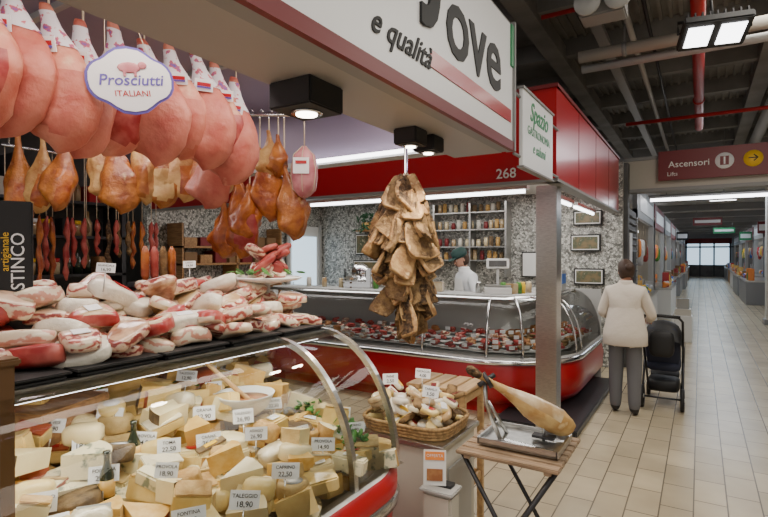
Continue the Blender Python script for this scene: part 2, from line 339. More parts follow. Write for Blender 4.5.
rw=[(-4.05,1.71,hamo,.72),(-3.9,1.80,hamt,.52),(-3.76,1.89,hamo,.54),(-3.63,1.97,hamt,.48),(-3.5,2.05,hamo,.54),(-3.38,2.12,hamt,.5),(-3.25,2.2,hamo,.5),(-3.12,2.28,hamt,.46),(-2.98,2.36,hamo,.46),(-2.85,2.44,hamt,.44)]
for i,(x,y,m,L) in enumerate(rw):
    ham('cured_ham',(x,y,2.5+rh.uniform(-.03,.02)),rh.uniform(-10,80),L,rh.uniform(.2,.28),.13,m,rh.choice([hamo,hams,hamy]),2.6,tilt=(rh.uniform(-7,7),rh.uniform(-12,12)),seed=50+i,lump=.2)
b=B(); b.tube([(-2.72,2.18,2.55),(-2.05,2.62,2.55)],.012,chrome,8)
for p in ((-2.68,2.206),(-2.1,2.587)): b.tube([(p[0],p[1],2.55),(p[0],p[1],2.8)],.007,chrome)
b.done('ham_rail')
cl=[(-2.66,2.24,2.42,.46,hampd,.24),(-2.53,2.31,2.2,.55,hams,.26),(-2.41,2.385,2.34,.46,hams,.25),(-2.28,2.47,2.24,.48,hamo,.2),(-2.36,2.42,2.45,.3,hamt,.16),(-2.6,2.26,2.0,.36,hams,.22),(-2.45,2.34,2.1,.36,hams,.18),(-2.3,2.44,2.42,.26,hamo,.14)]
for i,(x,y,z,L,m,W) in enumerate(cl):
    ham('smoked_ham',(x,y,z),rh.uniform(10,60),L,W,.14,m,hamface if i==1 else m,2.55,tilt=(rh.uniform(-6,6),rh.uniform(-10,10)),seed=80+i,lump=.22)
b=B(); p=Vector((-2.17,2.54,2.35))
b.tube([p,(p.x,p.y,2.56)],.004,rope,5)
b.lathe([(.012,0),(.03,-.02),(.07,-.06),(.085,-.13),(.088,-.2),(.075,-.28),(.04,-.32),(.01,-.335)],mort,TR(p),18)
for q in range(6): b.tube([(p.x+math.cos(q*1.047)*r,p.y+math.sin(q*1.047)*r,p.z+z) for r,z in [(.012,.0),(.072,-.06),(.09,-.14),(.09,-.2),(.077,-.28),(.02,-.33)]],.003,rope,4)
b.box((p.x+.045,p.y-.085,p.z-.14),(.1,.004,.1),signw,(0,0,35)); b.box((p.x+.047,p.y-.088,p.z-.12),(.07,.004,.02),redp,(0,0,35))
b.done('mortadella')
b=B(); M=Matrix.Translation((-1.98,1.24,2.36))@Euler((rad(90),rad(-8),rad(60))).to_matrix().to_4x4()
def plate(r1,r2,z,m,pw=.75):
    ring=[];n=36
    for k in range(n):
        q=2*math.pi*k/n; x=math.copysign(abs(math.cos(q))**pw,math.cos(q)); y=math.copysign(abs(math.sin(q))**pw,math.sin(q)); ring.append((x*r1*(1+.06*math.cos(4*q)),y*r2*(1+.1*math.cos(4*q)-.05*math.cos(6*q))))
    b.loft([[Vector((x,y,z)) for x,y in ring],[Vector((x,y,z+.006)) for x,y in ring]],m,M,smooth=False)
plate(.155,.12,0,bluev); plate(.145,.11,.004,signw)
b.text('Prosciutti',M@TR((0,-.02,.012)),.062,bluev,shear=.2,off=.012); b.text('ITALIANI',M@TR((0,-.065,.012)),.034,redp,off=.008)
b.sell((0,.05,.012),(.09,.045,.006),mort,M=M,e=1); b.sell((.05,.06,.013),(.035,.03,.006),mort,M=M,e=1)
for x in (-.02,.02): b.box((x,.025,.012),(.01,.02,.006),mort,M=M)
b.tube([M@Vector((-.08,.1,0)),(-2.1,1.2,2.73)],.002,rope,4); b.tube([M@Vector((.08,.1,0)),(-2.1,1.3,2.73)],.002,rope,4)
b.done('hanging_brand_board')

def downlight(x,y,s,h):
    b=B(); b.bx(x-s/2,x+s/2,y-s/2,y+s/2,2.29-h,2.29,black,b=.006); b.lathe([(s*.3,0),(s*.3,-.008),(s*.24,-.008)],chrome,TR((x,y,2.29-h)),20)
    b.lathe([(s*.22,-.002),(s*.2,-.012),(.001,-.014)],bulb,TR((x,y,2.29-h)),20); b.done('downlight')
    l=bpy.data.lights.new('spot','SPOT'); l.energy=20; l.spot_size=rad(110); l.color=(1,.87,.7); l.shadow_soft_size=.04
    o=bpy.data.objects.new('downlight_lamp',l); o.location=(x,y,2.26-h); col.objects.link(o)
downlight(-1.27,1.5,.2,.1); downlight(-1.26,2.3,.13,.08); downlight(-1.26,2.5,.13,.08)

# peppered pork cheeks bunch: flat dried pieces shingled down a hook
b=B(); cx,cy=-1.5,2.68
b.tube([(cx,cy,2.36),(cx,cy,1.25)],.012,chrome); b.tube([(cx-.06,cy,2.34),(cx+.06,cy,2.34)],.01,chrome)
rnd=random.Random(5)
def cheek(px,py,pz,ang,tilt,m1,m2,s,roll):
    L=.21*s; rings=[]; st=[(0,.55),(.04,.72),(.15,.88),(.35,1),(.6,1.08),(.82,1.08),(.95,.98),(1,.88)]; sd=rnd.uniform(0,50); th=rnd.uniform(.014,.02)*s; cv=rnd.uniform(-2,3)
    for t,w in st:
        ring=[]
        for k in range(20):
            q=2*math.pi*k/20; nz=1+.28*mnoise.noise(Vector((math.cos(q)*1.6,math.sin(q)*1.6,t*2.5+sd)))
            x=math.copysign(abs(math.cos(q))**.35,math.cos(q))*.065*s*w*nz; y=math.copysign(abs(math.sin(q))**.45,math.sin(q))*th+.018*math.sin(t*3)-cv*x*x
            ring.append(Vector((x,y,-t*L-.25*x*math.sin(sd))))
        rings.append(ring)
    M=TR((px,py,pz),(0,0,ang))@TR((0,0,0),(tilt,roll,0))
    b.loft(rings,lambda c:(m2 if c.z<-L*.93 or abs(c.x)>.058*s else m1),M)
prof_r=[.03,.07,.105,.125,.13,.12,.11,.1,.095,.085,.075,.065,.055]
for lev in range(13):
    n=7 if lev<9 else 5
    for k in range(n):
        a=360*k/n+lev*27+rnd.uniform(-14,14); pz=2.09-lev*.063+rnd.uniform(-.03,.03); rr=prof_r[lev]+rnd.uniform(-.02,.02)
        cheek(cx+rr*math.sin(rad(a)),cy-rr*math.cos(rad(a)),pz,a+rnd.uniform(-40,40),-rnd.uniform(4,30) if lev<8 else -rnd.uniform(0,10),rnd.choice([pepper,crust,pepper,pepper,crust,edgeM]),rnd.choice([edgeM,edgeM,crust]),rnd.uniform(.75,1.1),rnd.uniform(-35,35))
for k in range(14):
    a=U(0,360); b.tube([(cx,cy,2.16),(cx+.08*math.sin(rad(a)),cy-.08*math.cos(rad(a)),2.0)],.003,rope,4)
b.done('hanging_cured_pork_cheeks')

# ------------------------------------------------------------ near counter
b=B()
path=[(-1.07,-1.5),(-1.07,1.7)]+arc(-1.37,1.7,.3,0,90,10)[1:]+[(-2.35,2.0)]
sweep(b,path,[(-.09,0),(-.09,.1),(0,.12),(.01,.2),(.01,.62)],redp)
sweep(b,path,[(.01,.62),(.035,.63),(.04,.66),(.03,.68)],chrome)
sweep(b,path,[(.03,.68),(.03,.73),(.0,.76)],redp)
sweep(b,path,[(.0,.76),(-.04,.765),(-.08,.74)],white)
b.add([(-1.1,-1.5,.74),(-1.1,1.95,.74),(-2.35,1.95,1.0),(-2.35,-1.5,1.0)],[(0,1,2,3)],steel)
b.bx(-2.42,-2.35,-1.5,2.0,0,1.25,white)
for y in (1.57,1.88):
    pts=[(-1.5+.40*math.cos(rad(t)),y,.76+.54*math.sin(rad(t))) for t in range(0,95,6)]
    rings=[[Vector((p[0]+dx*.012*math.cos(rad(90*i/15)),y+dy,p[2]+dx*.012*math.sin(rad(90*i/15)))) for dx,dy in ((-1,-.012),(1,-.012),(1,.012),(-1,.012))] for i,p in enumerate(pts)]
    b.loft(rings,steel,smooth=False)
b.bx(-2.25,-1.48,-1.5,1.92,1.285,1.3,dark); b.bx(-1.5,-1.475,-1.5,1.92,1.27,1.305,steel)
b.bx(-1.56,-1.5,-1.4,1.85,1.262,1.28,tubeW)  # glowing strip added under the shelf, goes with the cheese fill light
for y in (.62,1.88): b.tube([(-2.2,y,1.0),(-2.2,y,1.29)],.014,steel)
prof=[(-1.5+.41*math.cos(rad(t)),.76+.54*math.sin(rad(t))) for t in range(0,91,6)]
b.loft([[Vector((x,y,z)) for x,z in prof] for y in (-1.5,1.9)],glass,closed=False,cap=False)
pr=[(-1.5+.40*math.cos(rad(t)),.77+.53*math.sin(rad(t))) for t in range(0,91,6)]
vs=[Vector((x,1.9,z)) for x,z in pr]+[Vector((-2.2,1.9,1.28)),Vector((-2.2,1.9,.98))]
b.add(vs,[tuple(range(len(vs)))],glass)
b.done('cheese_display_counter')
b=B(); b.bx(-1.485,-1.445,.56,.6,.83,1.38,bronze,b=.006); b.box((-1.465,.58,1.385),(.06,.06,.02),bronze,b=.005); b.done('bronze_post')

deck=lambda x:.742+(-1.1-x)*.26/1.25
b=B(); random.seed(11)
def cheeseitem(x,y,z,big=.8):
    k=R(); m=random.choice(ch); rd=random.choice(rind); a=U(-40,40)+50
    if k<.38: b.sector((x,y,z),U(.11,.2)*big,U(.04,.09),U(30,80),a+180*(R()<.5),m,rd,(U(-18,18),U(-18,18)))
    elif k<.68:
        h=U(.04,.08); s=(U(.1,.2)*big,U(.07,.12)*big,h); rt=(U(-18,18),U(-18,18),a); b.box((x,y,z+h/2),s,m,rt,b=.006)
        if R()<.7: b.box((0,0,h/2+.001),(s[0]*.98,s[1]*.98,.006),random.choice([rd,wrap,rind[2]]),b=.003,M=TR((x,y,z+h/2),rt))
        if R()<.35: b.box((0,0,h/2+.006),(s[0]*.4,s[1]*.5,.002),random.choice([signw,signw,redp,yellow]),M=TR((x,y,z+h/2),rt))
    elif k<.82: 
        r=U(.045,.07); M=TR((x,y,z),(U(-12,12),U(-12,12),0)); b.lathe([(r*.9,0),(r,.01),(r,.045),(r*.9,.055),(.001,.056)],random.choice([ch[2],rd,ch[1],rind[0],rind[1],rind[2]]),M,18)
        if R()<.4: b.lathe([(r*.6,.057),(.001,.058)],signw,M,12)
    else: b.sell((x,y,z+.035),(.15*big,.1*big,.07),random.choice([ch[2],ch[1],wrap,wrap,rind[0]]),(U(-20,20),U(-20,20),a),e=.55)
x=-1.18
while x>-2.3:
    y=.2
    while y<1.84:
        z=deck(x)+.003; cheeseitem(x+U(-.03,.03),y+U(-.02,.02),z)
        if R()<.75: cheeseitem(x+U(-.04,.04),y+U(-.03,.03),z+.06)
        if R()<.4: cheeseitem(x+U(-.04,.04),y+U(-.03,.03),z+.11,.7)
        if x<-1.6 and R()<.5: cheeseitem(x+U(-.04,.04),y+U(-.03,.03),z+.15)
        y+=U(.075,.1)
    x-=.095
for (gx,gy) in ((-1.25,1.75),(-1.2,1.7),(-1.95,1.5),(-2.1,1.2),(-1.3,1.8),(-2.2,1.75),(-1.5,1.78)):
    for i in range(36):
        a=U(0,360); r=U(0,.07); p=(gx+r*math.cos(a),gy+r*math.sin(a),deck(gx)+U(.06,.17))
        b.sell(p,(.045,.025,.004),leaf,(U(-50,50),U(-50,50),U(0,360)),e=1,nu=6,nv=3)
b.done('cheese_assortment')
def tag(b,x,y,z,w,h,l1,l2,rz=50,ink=black):
    M=Matrix.Translation((x,y,z))@Euler((rad(70),rad(U(-6,6)),rad(rz))).to_matrix().to_4x4()
    b.box((0,0,0),(w,h,.002),signw,M=M); b.text(l1,M@TR((0,h*.12,.003)),min(h*.3,w/len(l1)*1.4),ink,ext=.01,off=.008); b.text(l2,M@TR((0,-h*.35,.003)),h*.42,ink,ext=.01,off=.008)
    b.tube([M@Vector((0,-h/2,-.002)),M@Vector((0,-h/2-.07,-.002))],.0025,steel,5)
b=B(); random.seed(5)
names=['PECORINO','FONTINA','TALEGGIO','ASIAGO','TOMA','PROVOLA','CAPRINO','POLVESE','GRANA']; prs=['14,90','18,90','22,50','16,00','12,90','26,90']
x=-1.2
while x>-2.2:
    y=.45+U(0,.12)
    while y<1.8:
        tag(b,x+U(-.04,.04),y,deck(x)+U(.15,.2),U(.065,.095),U(.04,.055),random.choice(names),random.choice(prs),U(30,70)); y+=U(.15,.25)
    x-=.15
b.done('price_tags')
b=B(); z=deck(-1.62)+.14; M=TR((-1.6,1.5,z)); b.lathe([(.05,0),(.09,.03),(.115,.08),(.12,.09),(.112,.088),(.085,.035),(.001,.03)],white,M,24); b.lathe([(.1,.065),(.001,.07)],meatb,M,20)
b.tube([(-1.58,1.5,z+.06),(-1.72,1.42,z+.2),(-1.76,1.4,z+.24)],[.012,.009,.011],woodL,8); b.sell((-1.57,1.5,z+.06),(.06,.045,.02),woodL,e=1); b.done('ceramic_bowl_with_spoon')
for (x,y) in ((-1.5,.86),(-1.62,1.02)):
    b=B(); z=deck(x)+.09; b.lathe([(.02,0),(.022,.01),(.022,.08),(.009,.115),(.009,.14),(.011,.142),(.011,.152),(.001,.153)],botM,TR((x,y,z)),14)
    b.lathe([(.0225,.02),(.0225,.07)],ch[3],TR((x,y,z)),14); b.done('sauce_bottle')
b=B(); b.box((-2.0,.9,1.12),(.34,.3,.03),woodM,(0,0,20),b=.006); b.box((-2.0,.9,1.06),(.3,.26,.09),woodM,(0,0,20),b=.004)
b.tube([(-1.98,.82,1.15),(-2.02,.92,1.15)],.012,redp,8); b.box((-2.05,.99,1.145),(.04,.14,.003),steel,(0,0,16)); b.done('cutting_board')

# ------------------------------------------------------------ bacon on top shelf
b=B(); random.seed(21)
for y0 in (.5,.78,1.06,1.34,1.62):
    b.box((-1.62,y0+.12,1.31),(.26,.25,.018),black,b=.006)
    b.box((-1.62,y0+.12,1.323),(.28,.27,.008),black,b=.003)
b.done('black_trays')
b=B()
for row,(xr,nl) in enumerate(((-1.58,2),(-1.71,3),(-1.85,4),(-2.0,4),(-2.12,4))):
    y=.28
    while y<1.88:
        for l in range(nl):
            if l==nl-1 and R()<.4: continue
            side=random.choice([bac1,bac2,bac1,bac3,bac3,meat]); tp=random.choice([bacr,bacf,bacf,bacf,bacm,bac2,bac3]); s=(U(.12,.21),U(.08,.13),U(.04,.065))
            if R()<.2: side=tp=paperw
            if R()<.08: side=tp=hamface
            rt=(U(-26,26),U(-28,28)-8,U(-90,90)); c=(xr+U(-.03,.03),y+U(-.03,.03),1.355+l*.05+U(-.01,.01))
            b.sell(c,s,(lambda q,S=s[2],a=side,t=tp: t if abs(q.z)>S*.36 else a),rt,e=.65,e2=.45,nu=18,nv=10,jit=.07,bend=U(-.01,.02),taper=U(-.45,.45))
            if R()<.3: b.box((0,0,s[2]/2+.001),(s[0]*.3,s[1]*.45,.002),random.choice([signw,signw,redp]),M=TR(c,rt))
        y+=.112
b.done('packaged_bacon_pile')
b=B(); tag(b,-1.78,1.02,1.605,.06,.035,'GUANCIALE','16,90',55); tag(b,-1.85,1.42,1.61,.05,.03,'LARDO','14,50',50); b.done('price_tags')
b=B(); M=TR((-1.83,1.86,1.3)); b.lathe([(.07,0),(.07,.01),(.015,.03),(.015,.2),(.05,.21),(.15,.225),(.17,.235),(.168,.242),(.001,.232)],white,M,28)
for i in range(14): b.sell((-1.83+U(-.06,.06),1.86+U(-.06,.06),1.56+U(0,.12)),(.14,.08,.035),random.choice([hamface,bac1,bac3,hamface]),(U(-50,50),U(-50,50),U(0,180)),e=.6)
for i in range(30): b.sell((-1.83+U(-.14,.14),1.86+U(-.14,.14),1.555+U(0,.02)),(.06,.04,.005),leaf,(U(-40,40),U(-40,40),U(0,360)),e=1,nu=6,nv=3)
b.done('plate_stand')
b=B()
for i in range(4): b.tube([(-2.1,1.38+i*.045,1.53),(-2.1,1.38+i*.045,1.56),(-2.1,1.38+i*.045,1.66),(-2.1,1.38+i*.045,1.69)],[.008,.018,.018,.006],[hams,hamface,crust,hams][i],10)
b.box((-2.1,1.45,1.52),(.12,.24,.02),dark,b=.004); b.tube([(-2.1,1.45,1.3),(-2.1,1.45,1.52)],.01,dark); b.done('salami_rack')
b=B(); M=Matrix.Translation((-1.85,.765,1.3))@Euler((0,0,rad(62))).to_matrix().to_4x4()
b.box((0,0,.27),(.10,.03,.5),black,b=.004,M=M); b.box((0,0,.008),(.14,.09,.016),black,M=M,b=.003)
b.text('STINCO',M@TR((.028,-.017,.33),(90,-90,0)),.05,signw,ext=.01,off=.006); b.text('artigianale',M@TR((-.012,-.017,.36),(90,-90,0)),.03,yellow,ext=.01)
b.done('menu_stand')

# ------------------------------------------------------------ stands between stalls
b=B(); b.bx(-1.5,-1.03,2.18,2.6,.05,.73,offw,b=.01); b.bx(-1.52,-1.01,2.16,2.62,.73,.755,steel,b=.004)
b.bx(-1.03,-1.02,2.25,2.53,.15,.62,lgray)
for x in (-1.45,-1.1):
    for y in (2.22,2.56): b.bx(x-.02,x+.02,y-.02,y+.02,0,.05,black)
b.done('display_cabinet')
b=B(); n=28
def bring(rx,ry,z): return [(-1.27+rx*math.copysign(abs(math.cos(2*math.pi*k/n))**.5,math.cos(2*math.pi*k/n)),2.38+ry*math.copysign(abs(math.sin(2*math.pi*k/n))**.5,math.sin(2*math.pi*k/n)),z) for k in range(n+1)]
for j in range(4): b.tube(bring(.235+.004*j,.195+.004*j,.765+j*.016),.01,wicker,6)
b.bx(-1.46,-1.08,2.23,2.53,.756,.765,wicker)
b.done('wicker_basket')
b=B(); random.seed(8)
for i in range(110):
    m=random.choice([bacr,wrap,paperw,crust,ch[1],paperw,bacr]); c=(-1.27+U(-.2,.2),2.38+U(-.16,.16),.79+U(0,.14)); rt=(U(-40,40),U(-40,40),U(0,180))
    b.sell(c,(U(.07,.11),.06,.03),m,rt,e=.5)
    if R()<.5: b.box((0,0,.016),(.05,.03,.002),random.choice([redp,signw,yellow,redd]),M=TR(c,rt))
b.done('packaged_crackers')
b=B(); tag(b,-1.12,2.25,.98,.08,.055,'TARALLI','3,50',20); tag(b,-1.38,2.3,1.0,.08,.055,'PANE','2,50',25); tag(b,-1.25,2.42,1.02,.08,.05,'FOCACCIA','4,00',25); b.done('price_tags')
b=B(); M=TR((-.98,2.07,0)); b.box((0,0,.3),(.14,.1,.6),offw,M=M,b=.01); b.box((0,0,.61),(.16,.12,.015),lgray,M=M,b=.004)
M2=M@TR((-.02,-.02,.705),(80,0,25)); b.box((0,0,0),(.1,.15,.004),white,M=M2); b.box((0,.05,.004),(.085,.035,.003),orange,M=M2); b.box((0,-.03,.004),(.07,.05,.003),meatb,M=M2); b.text('OFFERTA',M2@TR((0,.045,.006)),.018,white); b.box((0,.02,.62),(.1,.05,.02),dark,M=M)
b.done('leaflet_stand')
b=B()
for i in range(4): b.box((-1.46+i*.1,2.86,.87),(.09,.34,.02),woodL,b=.004)
for x in (-1.47,-1.15):
    for y in (2.72,3.0): b.box((x,y,.43),(.035,.035,.86),woodL,b=.004)
for z in (.82,.3):
    for y in (2.72,3.0): b.box((-1.31,y,z),(.32,.02,.05),woodL,b=.003)
    for x in (-1.47,-1.15): b.box((x,2.86,z),(.02,.28,.05),woodL,b=.003)
b.done('wooden_stool')

b=B()
for i in range(7): b.box((-.72,2.19+i*.066,.75),(.46,.056,.018),woodG,b=.004)
for x in (-.9,-.54): b.box((x,2.39,.733),(.03,.44,.018),woodG,b=.003)
for y in (2.2,2.58):
    b.tube([(-.93,y,.735),(-.5,y+.02,.012)],.011,dark,8); b.tube([(-.51,y,.735),(-.94,y+.02,.012)],.011,dark,8)
for x in (-.5,-.94): b.tube([(x,2.2,.015),(x,2.62,.015)],.011,dark,8)
b.tube([(-.72,2.2,.38),(-.72,2.6,.38)],.008,dark,8)
b.done('folding_table')
b=B(); b.box((-.7,2.4,.775),(.36,.28,.012),steel,b=.004)
for (x0,x1,y0,y1) in ((-.88,-.52,2.26,2.27),(-.88,-.52,2.53,2.54),(-.885,-.875,2.26,2.54),(-.525,-.515,2.26,2.54)): b.bx(x0,x1,y0,y1,.77,.80,steel)
b.tube([(-.8,2.34,.78),(-.86,2.31,.95),(-.86,2.3,1.05)],.011,steel,8); b.tube([(-.8,2.44,.78),(-.86,2.34,.95)],.009,steel,8); b.lathe([(.04,-.01),(.04,.01)],dark,TR((-.85,2.305,1.06),(0,60,30)),16); b.tube([(-.88,2.27,1.04),(-.83,2.34,1.08)],.012,dark,8)
b.tube([(-.62,2.43,.78),(-.62,2.43,.86)],.008,steel,8); b.box((-.62,2.43,.8),(.1,.05,.012),dark)
b.done('ham_holder')
b=B(); ax=(Vector((-.52,2.50,.83))-Vector((-.93,2.25,1.12))).normalized(); Mh=Matrix.Translation((-.93,2.25,1.12))@(Vector((0,0,-1)).rotation_difference(ax)).to_matrix().to_4x4()
st=[(0,.18,.22),(.03,.34,.34),(.08,.34,.3),(.13,.24,.24),(.24,.22,.26),(.36,.34,.4),(.48,.58,.62),(.6,.82,.86),(.72,.98,1),(.84,.98,.95),(.93,.78,.75),(.98,.5,.45),(1,.1,.1)]
rings=[[Vector((math.cos(2*math.pi*k/20)*.068*a*(1+.3*mnoise.noise(Vector((math.cos(2*math.pi*k/20)*1.4,math.sin(2*math.pi*k/20)*1.4,t*4)))),math.sin(2*math.pi*k/20)*.055*c,-t*.58)) for k in range(20)] for t,a,c in st]
ups=(Mh.to_3x3().inverted()@Vector((0,-.3,1))).normalized()
b.loft(rings,lambda c:(pepper if c.z>-.07 else hamo if (Vector((c.x,c.y,0)).normalized().dot(ups)>.8 and -.45<c.z<-.25) else (bacr if Vector((c.x,c.y,0)).normalized().dot(ups)>.4 and -.5<c.z<-.2 else hamy)),Mh)
b.done('carving_ham')
b=B(); b.tube([(-.62,2.3,.785),(-.54,2.28,.79)],.009,black,8); b.box((-.71,2.315,.787),(.17,.022,.003),chrome,(0,0,-9)); b.done('carving_knife')

b=B(); b.bx(-.99,-.965,3.25,4.03,2.22,2.72,signw,b=.004); b.bx(-1.0,-.955,3.24,4.04,2.715,2.73,gray); b.bx(-1.0,-.955,3.24,4.04,2.21,2.222,gray)
MS=lambda z:Matrix.Translation((-.963,3.64,z))@Euler((rad(90),0,rad(90))).to_matrix().to_4x4()
b.text('Spazio',MS(2.55),.18,green,shear=.3,ext=.01,off=.01); b.text('GASTRONOMIA',MS(2.45),.08,green,ext=.01); b.text('e salumi',MS(2.34),.1,green,shear=.3,ext=.01,off=.006)
for z in (2.28,2.66): b.tube([(-.985,3.13,z),(-.985,4.28,z)],.01,gray)
b.done('hanging_shop_sign')

# ------------------------------------------------------------ second stall
b=B()
b.bx(-6.4,-1.0,4.3,4.38,2.27,3.02,redp); b.bx(-1.08,-1.0,4.38,8.05,2.27,3.02,redp)
b.bx(-6.42,-.985,4.28,4.4,2.25,2.275,gray); b.bx(-1.1,-.985,4.3,8.07,2.25,2.275,gray); b.bx(-6.42,-.985,4.28,4.4,3.02,3.05,redd); b.bx(-1.1,-.985,4.3,8.07,3.02,3.05,redd)
for y in (5.2,6.15,7.1): b.bx(-1.0,-.997,y,y+.012,2.28,3.02,redd)
b.text('268',Matrix.Translation((-1.42,4.295,2.31))@Euler((rad(90),0,0)).to_matrix().to_4x4(),.12,white,ext=.01,off=.006)
b.bx(-6.4,-1.08,4.38,8.05,2.6,2.66,white)
b.done('stall_fascia')
b=B(); b.bx(-1.24,-1.06,4.57,4.75,0,2.26,steel,b=.006); b.bx(-1.26,-1.04,4.55,4.77,0,.03,dark); b.done('pillar')
b=B(); b.bx(-6.5,-.95,8.1,8.2,0,3.0,mosaic); b.done('wall_stall_back')
b=B(); b.bx(-6.6,-6.5,4.3,8.1,0,2.8,mosaic); b.done('wall_stall_side')
b=B(); b.bx(-1.7,-.93,4.78,7.1,0,.07,dark,b=.01); b.done('plinth')
for seg in ((-5.6,-4.4),(-4.1,-2.9),(-2.6,-1.4)):
    b=B(); b.bx(seg[0],seg[1],4.85,4.93,2.28,2.32,lgray); b.tube([(seg[0]+.03,4.89,2.26),(seg[1]-.03,4.89,2.26)],.018,tubeW,10); b.tube([((seg[0]+seg[1])/2,4.89,2.3),((seg[0]+seg[1])/2,4.89,2.6)],.008,gray); b.done('fluorescent_lamp')
for seg in ((5.1,6.3),(6.5,7.8)):
    b=B(); b.bx(-1.34,-1.26,seg[0],seg[1],2.25,2.29,lgray); b.tube([(-1.3,seg[0]+.03,2.235),(-1.3,seg[1]-.03,2.235)],.02,tubeW,10); b.tube([(-1.3,seg[0]+.5,2.27),(-1.3,seg[0]+.5,2.6)],.008,gray); b.done('fluorescent_lamp')
b=B()
path=[(-5.2,5.0),(-4,5.0),(-2.6,5.0),(-2.05,5.0)]+arc(-2.05,5.95,.95,-90,0,16)[1:]+[(-1.1,6.5),(-1.1,7.2)]
sweep(b,path,[(-.12,.0),(-.12,.1),(-.04,.12),(.02,.2),(.03,.4),(.0,.52)],redp)
sweep(b,path,[(.0,.52),(.03,.53),(.03,.565),(0,.575)],chrome)
sweep(b,path,[(0,.575),(-.02,.62),(-.05,.62),(-.12,.60),(-.7,.74),(-.72,1.12)],lgray)
sweep(b,path,[(-.4,1.19),(-.4,1.21),(-.82,1.21),(-.82,1.12),(-.84,0)],lgray)
sweep(b,path,[(-.3,1.165),(-.32,1.2),(-.34,1.2),(-.34,1.165)],chrome)
b.bx(-1.93,-1.1,7.2,7.23,0,1.2,lgray)
pr=[(-.35+.34*math.cos(rad(t)),.6+.59*math.sin(rad(t))) for t in range(0,91,8)]
sweep(b,path,pr,glass)
pn=pathn(path)
for i in (2,5,9,13,17,19):
    p,nn=pn[i]; b.tube([(p.x+nn.x*o,p.y+nn.y*o,z) for o,z in pr],.012,chrome,6)
random.seed(31)
def along(s):
    acc=0
    for i in range(len(path)-1):
        a=Vector(path[i]); c=Vector(path[i+1]); L=(c-a).length
        if acc+L>=s: 
            t=(c-a).normalized(); return a+t*(s-acc),Vector((t.y,-t.x))
        acc+=L
    return Vector(path[-1]),Vector((1,0))
tot=sum((Vector(path[i+1])-Vector(path[i])).length for i in range(len(path)-1))
s=.2
while s<tot-.1:
    for o in (-.18,-.32,-.46,-.6):
        p,nn=along(s); q=p+nn*(o+U(-.02,.02)); z=.61+(-.12-o)*.24
        a=math.degrees(math.atan2(nn.y,nn.x))
        b.box((q.x,q.y,z+.01),(.13,.17,.012),white,(0,0,a),b=.003)
        m=random.choice([meat,meat,hamface,bac1,meatb,bac2]) if s<3.7 else random.choice([meatb,crust,meat,meatb])
        for k in range(3): b.sell((q.x+U(-.03,.03),q.y+U(-.04,.04),z+.03+k*.015),(.1,.07,.035),m,(U(-15,15),U(-15,15),U(0,180)),e=.7,nu=10,nv=5)
        if R()<.5: b.box((q.x+nn.x*.06,q.y+nn.y*.06,z+.06),(.004,.06,.04),signw,(0,0,a))
    s+=.19
# small items standing along the back ledge of the counter
s=.5
while s<tot-.3:
    p,nn=along(s); q=p+nn*(-.6)
    k=R(); m=random.choice([jarM,redd,offw,leaf,brownbox,steel,yellow])
    if k<.4: b.lathe([(.035,1.21),(.037,1.3),(.03,1.32),(.03,1.34),(.001,1.341)],m,TR((q.x,q.y,0)),12)
    elif k<.7: b.box((q.x,q.y,1.27),(.12,.14,.12),m,(0,0,U(0,90)),b=.008)
    s+=U(.16,.4)
b.done('meat_display_counter')
b=B(); M=TR((-1.95,5.62,1.21),(0,0,20)); b.box((0,0,.04),(.3,.28,.08),white,M=M,b=.01); b.box((0,0,.095),(.28,.26,.012),steel,M=M); b.box((0,.14,.2),(.03,.03,.22),lgray,M=M); b.box((0,.14,.34),(.26,.05,.12),white,M=M,b=.01); b.box((0,.113,.34),(.2,.003,.07),dgray,M=M); b.done('weighing_scale')
b=B(); M=TR((-3.9,5.72,1.21),(0,0,15)); b.box((0,0,.04),(.4,.3,.08),chrome,M=M,b=.02); b.lathe([(.13,-.006),(.13,.006)],chrome,M@TR((0,0,.2),(90,0,0)),28); b.box((.13,.02,.16),(.08,.16,.2),chrome,M=M,b=.02); b.box((-.1,-.1,.12),(.2,.14,.015),chrome,(25,0,0),M=M); b.tube([(-.18,-.12,.14),(-.18,-.12,.26)],.012,black,8,M=M); b.done('meat_slicer')
b=B(); M=TR((-1.52,6.5,1.21)); b.box((0,0,.13),(.2,.25,.26),lgray,M=M,b=.01); b.box((.102,0,.15),(.004,.2,.12),blueM,M=M); b.done('cash_register')
b=B()
for z in (1.55,1.77,2.05,2.33): b.bx(-3.85,-2.6,7.82,8.08,z,z+.02,steel)
for x in (-3.85,-3.2,-2.6): b.bx(x-.015,x+.015,7.84,8.08,1.3,2.5,steel)
for z in (1.57,1.79,2.07,2.35):
    x=-3.78
    while x<-2.68:
        h=U(.8,1.2); b.lathe([(.035,0),(.038,.1*h),(.03,.11*h),(.034,.12*h),(.034,.14*h),(.001,.141*h)],random.choice([jarM,rind[1],rind[0],offw,rind[0],redd]),TR((x,7.95,z)),10); x+=U(.085,.13)
b.done('jar_shelf')
def frame(x,z,w,h,y=8.06,inner=photoM):
    b=B(); b.bx(x-w/2,x+w/2,y-.03,y+.03,z-h/2,z+h/2,black,b=.004); b.bx(x-w/2+.02,x+w/2-.02,y-.035,y-.03,z-h/2+.02,z+h/2-.02,white); b.bx(x-w/2+.035,x+w/2-.035,y-.038,y-.034,z-h/2+.035,z+h/2-.035,inner); b.done('picture_frame')
frame(-1.45,1.83,.42,.25); frame(-1.4,1.33,.42,.24); frame(-1.42,2.2,.4,.22); frame(-2.27,1.5,.26,.4,inner=white)
frame(-5.3,1.85,.6,.4); frame(-5.35,1.35,.6,.4); frame(-4.5,1.5,.35,.45)
b=B(); 
